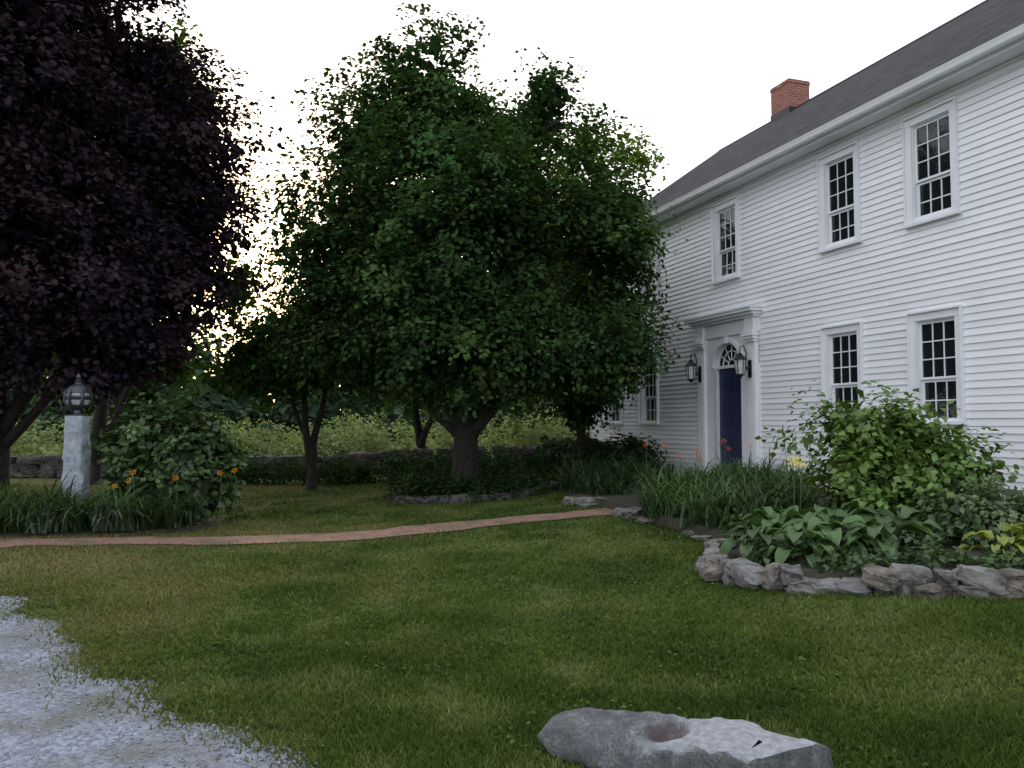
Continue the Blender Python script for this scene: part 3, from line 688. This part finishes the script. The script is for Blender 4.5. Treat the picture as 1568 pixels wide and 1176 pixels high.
o=m.obj('roof',[mR],house); uvl=o.data.uv_layers.new(name='UVMap'); uvl.data.foreach_set('uv',np.array(uv,np.float32).ravel())
m=M(); m.prism([(RY-.16,RZ-.095),(RY,RZ+.02),(RY+.16,RZ-.095),(RY,RZ+.005)],x0,x1); m.obj('roof_ridge_cap',[simple('ridge',(.04,.04,.045),.9)],house)
mBk,nt,b=newmat('chimney_brick'); u=N(nt,'ShaderNodeUVMap')
br=N(nt,'ShaderNodeTexBrick'); nt.links.new(u.outputs[0],br.inputs['Vector']); br.inputs['Scale'].default_value=1; br.inputs['Brick Width'].default_value=.21; br.inputs['Row Height'].default_value=.072; br.inputs['Mortar Size'].default_value=.009
br.inputs['Color1'].default_value=(.30,.08,.055,1); br.inputs['Color2'].default_value=(.14,.04,.032,1); br.inputs['Mortar'].default_value=(.30,.24,.21,1)
c=mix(nt,math_(nt,'MULTIPLY',noi(nt,4,5),.5),br.outputs['Color'],(.30,.11,.08)); nt.links.new(c,b.inputs['Base Color']); b.inputs['Roughness'].default_value=.9; bump(nt,br.outputs['Fac'],b,-.5,.008)
m=M(); uv=[]
def cbox(x0,x1,y0,y1,z0,z1,mi=0):
    co=[(x0,y0),(x1,y0),(x1,y1),(x0,y1)]; d=0
    for k in range(4):
        a=co[k];b=co[(k+1)%4];l=math.dist(a,b); m.quad((*a,z0),(*b,z0),(*b,z1),(*a,z1),mi); uv.extend([(d,z0),(d+l,z0),(d+l,z1),(d,z1)]); d+=l
    for z in (z0,z1): m.quad((x0,y0,z),(x1,y0,z),(x1,y1,z),(x0,y1,z),mi); uv.extend([(x0,y0),(x1,y0),(x1,y1),(x0,y1)])
CS=8.95; cbox(CS-.38,CS+.38,RY-.33,RY+.33,9.0,10.80); cbox(CS-.395,CS+.395,RY-.345,RY+.345,10.69,10.77)
cbox(CS-.395,CS+.395,RY-.345,RY+.345,9.2,10.04,1)
cbox(CS-.2,CS+.2,RY-.2,RY+.2,10.805,10.81,1)
o=m.obj('chimney',[mBk,mBlk],house,fixn=True); uvl=o.data.uv_layers.new(name='UVMap'); uvl.data.foreach_set('uv',np.array(uv,np.float32).ravel())
# ---------------------------------------------------------------- granite lamp post
lp=empty('granite_lamp_post',(-6.7,12.6,Hf(-6.7,12.6)))
m=M(); K=16
for i in range(15):
    t=i/14; z=1.72*t; w=.165-.02*t
    for j in range(K):
        a=2*math.pi*j/K+.39; ca,sa=math.cos(a),math.sin(a); e_=.35
        p=Vector((w*math.copysign(abs(ca)**e_,ca),w*math.copysign(abs(sa)**e_,sa),z)); p+=noise.noise_vector(p*5)*.03+noise.noise_vector(p*15)*.01
        m.v.append(tuple(p))
for i in range(14):
    for j in range(K): m.f.append((i*K+j,i*K+(j+1)%K,(i+1)*K+(j+1)%K,(i+1)*K+j)); m.m.append(0)
m.f.append(tuple(14*K+j for j in range(K))); m.m.append(0)
mPg,nt,b=newmat('pale_granite'); c=ramp(nt,noi(nt,9,8,None,.7),[(.3,(.15,.17,.20)),(.5,(.26,.29,.335)),(.7,(.39,.42,.48))]); nt.links.new(c,b.inputs['Base Color']); b.inputs['Roughness'].default_value=.85; bump(nt,noi(nt,25,6),b,.8,.02)
m.obj('post',[mPg],lp)
mPw=simple('pewter_metal',(.055,.058,.068),.4,.5,.25)
m=M(); m.lathe([(.0,0),(.11,0),(.11,.02),(.05,.04),(.045,.09),(.12,.12),(.155,.17),(0,.17)],(0,0,1.72),12)
for k in range(6):
    a=math.pi*k/3+.3; pts=[(.14*math.cos(a),.14*math.sin(a),1.88),(.178*math.cos(a),.178*math.sin(a),1.94),(.187*math.cos(a),.187*math.sin(a),2.01),(.17*math.cos(a),.17*math.sin(a),2.09),(.12*math.cos(a),.12*math.sin(a),2.15)]; m.tube(pts,[.026]*5,k=5)
m.lathe([(.18,-.03),(.195,.0),(.197,.014),(.185,.035)],(0,0,2.0),12); m.lathe([(.178,-.05),(.165,.0),(.13,.045),(.07,.08),(.04,.11),(.05,.14),(.02,.16),(.04,.19),(.02,.23),(0,.25)],(0,0,2.13),12)
m.obj('lantern_frame',[mPw],lp,fixn=True)
m=M(); m.lathe([(.11,0),(.165,.07),(.175,.14),(.155,.22),(.115,.28)],(0,0,1.86),18,rot=.3); m.lathe([(.02,0),(.02,.1),(.035,.14),(.03,.2),(0,.23)],(0,0,1.87),8)
m.obj('lantern_glass',[mLg],lp,smooth=True)
# ---------------------------------------------------------------- shrubs
def shrub(name,c,h,ncl,lpc,leaf,colr,seed,yel=None,cr=.2,outl=.3,lobes=None,gap=-.35,core=1200):
    e=empty(name); x,y=c; z=Hf(x,y)
    _,C=crown('foliage',lobes,ncl,lpc,leaf,colr,mLeafG,e,cr=cr,gap=gap,gs=1.5,seed=seed,depth=.55,outl=outl,flat=.3,yel=yel,zmin=z+.08,core=core)
    m=M()
    for k in range(22):
        c_=C[R.randint(len(C))]; limb(m,(x+random.uniform(-.15,.15),y+random.uniform(-.15,.15),z-.05),c_,.022,.004,seed+k,5,.08)
    m.obj('stems',[mBark],e,smooth=True)
shrub('hydrangea_bush',(-5.6,13.4),1.85,420,32,.12,(.046,.092,.030),61,(.09,.135,.045),cr=.22,outl=.18,lobes=[(-5.55,13.4,.85,1.0,1.0,.95),(-5.6,13.4,1.25,.85,.9,.72)])
zz=Hf(4.4,9.6)
shrub('viburnum_shrub',(4.45,9.5),1.8,420,28,.085,(.080,.15,.028),64,(.14,.23,.04),cr=.23,outl=.42,lobes=[(4.4,9.5,zz+.68,.85,.8,.58),(4.1,9.5,zz+1.14,.68,.6,.55),(4.85,9.3,zz+.75,.50,.55,.5)],gap=-.2,core=900)
shrub('euonymus_shrub',(4.55,8.1),.6,140,28,.06,(.07,.12,.045),66,(.22,.26,.14),cr=.12,lobes=[(4.6,8.1,Hf(4.5,8.1)+.32,.55,.42,.34)],core=300)
for k,(s,q) in enumerate([(7.6,1.1),(8.8,1.3),(10.0,1.2),(11.3,1.3)]):
    x,y=house_pt(s,q); shrub('foundation_shrub',(x,y),.8,90,28,.09,(.030,.062,.02),70+k,None,cr=.2,lobes=[(x,y,Hf(x,y)+.46,.75,.6,.48)],core=300)
# ---------------------------------------------------------------- strap-leaved plants
def straps(name,centers,nleaf,L,w,colr,seed):
    rr=random.Random(seed); V=[];F=[];C=[]
    for (x,y) in centers:
        z=Hf(x,y)+.06; sc_=rr.uniform(.7,1.2); cb=rr.uniform(.6,1.3)
        for k in range(nleaf):
            a=rr.uniform(0,6.283); l=L*sc_*rr.uniform(.6,1.1); ww=w*rr.uniform(.7,1.2); el=rr.uniform(.95,1.5)
            px=x+rr.gauss(0,.07);py=y+rr.gauss(0,.07);pz=z; n=len(V); S=5; b=cb*rr.uniform(.7,1.3)
            da,db=math.cos(a),math.sin(a); curl=rr.uniform(.32,.6)
            for i in range(S+1):
                t=i/S; wt=ww*(1-t**2)*.5+.001
                V+= [(px-db*wt,py+da*wt,pz),(px+db*wt,py-da*wt,pz)]
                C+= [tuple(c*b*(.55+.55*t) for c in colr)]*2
                st=l/S; px+=da*math.cos(el)*st;py+=db*math.cos(el)*st;pz+=math.sin(el)*st; el-=curl*(.5+t)
            for i in range(S): F.append((n+2*i,n+2*i+1,n+2*i+3,n+2*i+2))
    return np_mesh(name,np.array(V),np.array(F),mLeafG,np.array(C),smooth=True)
rr=random.Random(3)
def scatter(poly,n,mind=.2):
    xs=[p[0] for p in poly];ys=[p[1] for p in poly];out=[];t=0
    while len(out)<n and t<20000:
        t+=1; x=rr.uniform(min(xs),max(xs));y=rr.uniform(min(ys),max(ys))
        if inpoly(np.array([x]),np.array([y]),poly)[0] and all((x-a)**2+(y-b)**2>mind**2 for a,b in out): out.append((x,y))
    return out
lf=scatter([(-9.6,11.4),(-7.2,11.55),(-5.6,11.8),(-4.95,12.2),(-4.9,12.8),(-5.2,12.7),(-7.2,12.5),(-9.7,13.2)],72,.21)
straps('daylily_bed',lf,36,1.0,.030,(.058,.112,.032),1)
straps('iris_leaves',[(-5.85,11.75),(-5.7,11.8),(-7.9,11.5),(-5.6,11.85),(-6.6,11.6)],22,.65,.045,(.10,.145,.11),6)
la=scatter([(1.85,12.0),(2.1,11.1),(2.5,9.9),(2.6,9.3),(3.2,9.9),(3.9,10.9),(4.4,12.6),(4.3,13.8),(3.4,13.6),(2.4,12.9)],84,.22)
straps('daylily_bed',la,34,.85,.028,(.056,.108,.030),2)
lc=scatter([(3.0,14.1),(4.4,13.9),(4.2,15.2),(3.9,15.0)],12,.22)
straps('daylily_bed',lc,34,.85,.028,(.05,.098,.028),12)
lb=scatter([(1.1,14.4),(1.7,13.8),(2.3,14.3),(3.0,15.2),(3.1,16.2),(1.9,17.0),(.9,15.8)],50,.24)
straps('daylily_bed',lb,32,.8,.028,(.038,.078,.025),5)
def flowers(name,pts,colr,size,h):
    V=[];F=[];C=[]
    st=M()
    for (x,y) in pts:
        hh=h*rr.uniform(.85,1.15); z=Hf(x,y)+hh; ti=rr.uniform(-.5,.5); b=rr.uniform(.8,1.2)
        st.tube([(x,y,Hf(x,y)+.05),(x+.02,y,z-.15),(x,y,z)],[.004,.004,.004],k=4)
        for k in range(6):
            a=k*math.pi/3+ti; da,db=math.cos(a),math.sin(a); n=len(V); s=size*rr.uniform(.85,1.1)
            pr_=[(0,0,.01),(.45,.28,.05),(.8,.35,.18),(1.05,.3,.05)]
            for (r_,h_,w_) in pr_:
                for sg in (-1,1):
                    lx=da*r_*s-db*w_*s*sg; ly=db*r_*s+da*w_*s*sg; lz=h_*s
                    V.append((x+lx,y+ly*.6-lz*.7,z+lz*.7+ly*.8)); C.append(tuple(c*b for c in colr))
            for i in range(3): F.append((n+2*i,n+2*i+1,n+2*i+3,n+2*i+2))
    e=empty(name); np_mesh('petals',np.array(V),np.array(F),mLeafY,np.array(C),e,smooth=True); st.obj('stalks',[simple('stalk',(.05,.10,.03),.6)],e)
flowers('orange_daylily_flowers',[(-5.75,11.9),(-5.55,12.0),(-5.65,12.1),(-5.0,12.2),(-4.3,12.7),(-4.45,12.5)],(.75,.26,.02),.05,.78)
flowers('orange_lily_flowers',[(2.7,13.2),(3.1,13.5),(3.3,13.0),(2.9,12.9),(3.6,13.6),(2.5,13.4),(3.9,13.4),(3.45,13.3),(3.0,13.1),(2.3,14.1)],(.62,.12,.04),.042,.84)
flowers('yellow_lily_flowers',[(3.08,9.0),(3.13,8.95)],(.85,.72,.03),.075,.88)
flowers('pink_flowers',[(4.5,13.0),(4.6,12.7),(4.7,12.9),(4.4,13.2)],(.50,.28,.32),.03,.95)
def hostas(name,plants,colr,seed,L=.3):
    rr=random.Random(seed);V=[];F=[];C=[]; U=6;W=4
    for (x,y,s) in plants:
        z0=Hf(x,y)+.10; cb=rr.uniform(.8,1.2); nl=int(32*s)
        for k in range(nl):
            a=rr.uniform(0,6.283); ring=rr.random(); el=1.3-.85*ring; stem=.28*s*rr.uniform(.7,1.2); l=L*s*rr.uniform(.6,1.1); wd=l*.52
            px=x+math.cos(a)*math.cos(el)*stem;py=y+math.sin(a)*math.cos(el)*stem;pz=z0+math.sin(el)*stem
            da,db=math.cos(a),math.sin(a); e=el-.35; n=len(V); b=cb*rr.uniform(.7,1.3); rl=rr.uniform(-.45,.45)
            for i in range(U+1):
                t=i/U; wt=wd*.5*math.sin(math.pi*min(1,(t*.92+.08))**.75)**.8 if t<1 else .002
                for j in range(W+1):
                    q=-1+2*j/W; up=abs(q)*.16*wt*2-abs(q)**2*.05*wt+ q*wt*rl + .012*math.sin(j*3+i*1.3)*s
                    V.append((px-db*wt*q,py+da*wt*q,pz+up)); C.append(tuple(c*b*(1.1 if j%2==0 else .88) for c in colr))
                st=l/U; px+=da*math.cos(e)*st;py+=db*math.cos(e)*st;pz+=math.sin(e)*st; e-=.34
            for i in range(U):
                for j in range(W): o_=n+i*(W+1)+j; F.append((o_,o_+1,o_+W+2,o_+W+1))
    return np_mesh(name,np.array(V),np.array(F),mHo,np.array(C),smooth=True)
mHo=leafmat('hosta_leaf',.2,gloss=.05)
hostas('hosta_plants',[(2.4,8.05,.9),(2.7,7.7,.95),(3.0,8.0,1.1),(3.4,7.6,1.0),(2.75,8.5,1.0),(3.3,8.3,1.2),(3.75,8.0,.95),(3.1,8.9,1.0),(2.75,9.0,.9),(3.7,8.7,1.0)],(.062,.118,.036),4)
hostas('golden_hosta_plants',[(4.22,7.1,.95),(4.6,7.0,1.05),(5.0,6.9,1.1)],(.17,.21,.03),5,.20)
hostas('bergenia_plants',[(3.75,7.5,.7),(4.3,7.9,.8),(3.6,8.0,.8),(5.2,7.9,.9),(5.0,8.6,1.0),(3.3,7.2,.5),(2.4,7.7,.6),(4.8,7.7,.7),(5.6,7.4,.8)],(.052,.10,.036),8,.20)
lob=[(x,y,Hf(x,y)+.14,.33,.26,.11) for x,y in [(2.4,7.7),(3.0,7.2),(3.6,7.1),(4.1,6.8),(4.8,6.6),(2.6,8.8),(4.0,8.4),(5.6,8.6),(6.0,7.4),(2.7,9.6),(5.2,9.3)]]
crown('bed_ground_cover',lob,240,26,.06,(.052,.095,.03),mLeafG,None,cr=.13,gap=-.9,seed=81,flat=.4)
n=14000; y=2.8*np.exp(R.rand(n)*math.log(12/2.8)); x=(R.rand(n)*2-1)*.8*y
cl=np.array([noise.noise(Vector((a*1.1,b*1.1,4)))>-.02 for a,b in zip(x,y)])
k=cl&~inpoly(x,y,gpoly)&~inpoly(x,y,ppoly)&~inpoly(x,y,bedpoly)&~inpoly(x,y,lbed); x=x[k];y=y[k];n=len(x)
P=np.stack([x,y,H(x,y)+.012+.02*R.rand(n)],1); Nr=np.array([0,0,1])+R.normal(size=(n,3))*.35
v,f,c=leaves(P,Nr,(.012+.02*R.rand(n))*(1+y/14),np.array([[.080,.128,.036]])*(.6+.7*R.rand(n,1)),.7)
np_mesh('lawn_clover',v,f,mLeaf,c)
# ---------------------------------------------------------------- light
w=bpy.data.worlds.new('World'); sc.world=w; w.use_nodes=True; nt=w.node_tree
bg=nt.nodes['Background']; sky=N(nt,'ShaderNodeTexSky',sky_type='NISHITA'); sky.sun_disc=False
SE=math.radians(9); AZ=math.radians(-17)
sky.sun_elevation=SE; sky.sun_rotation=AZ; sky.air_density=1.0; sky.dust_density=3.0; sky.ozone_density=1.0
nt.links.new(sky.outputs[0],bg.inputs[0]); bg.inputs[1].default_value=.10
b2=N(nt,'ShaderNodeBackground'); b2.inputs[0].default_value=(.92,.945,1.0,1); b2.inputs[1].default_value=1.36   # thin high overcast
ad=N(nt,'ShaderNodeAddShader'); nt.links.new(bg.outputs[0],ad.inputs[0]); nt.links.new(b2.outputs[0],ad.inputs[1]); nt.links.new(ad.outputs[0],nt.nodes['World Output'].inputs[0])
sl=bpy.data.lights.new('sun','SUN'); sl.energy=.6; sl.angle=math.radians(10); sl.color=(1,.86,.66)
so=bpy.data.objects.new('sun',sl); link(so)
dv=Vector((math.sin(AZ)*math.cos(SE),math.cos(AZ)*math.cos(SE),math.sin(SE))); so.rotation_euler=dv.to_track_quat('Z','Y').to_euler()
# ---------------------------------------------------------------- camera
cd=bpy.data.cameras.new('camera'); cam=bpy.data.objects.new('camera',cd); link(cam); sc.camera=cam
cd.sensor_width=36; cd.lens=36*1250/1568; cd.clip_end=3000; cd.clip_start=.05
cam.location=(0,0,1.6); cam.rotation_euler=(math.radians(90+2.85),0,0)
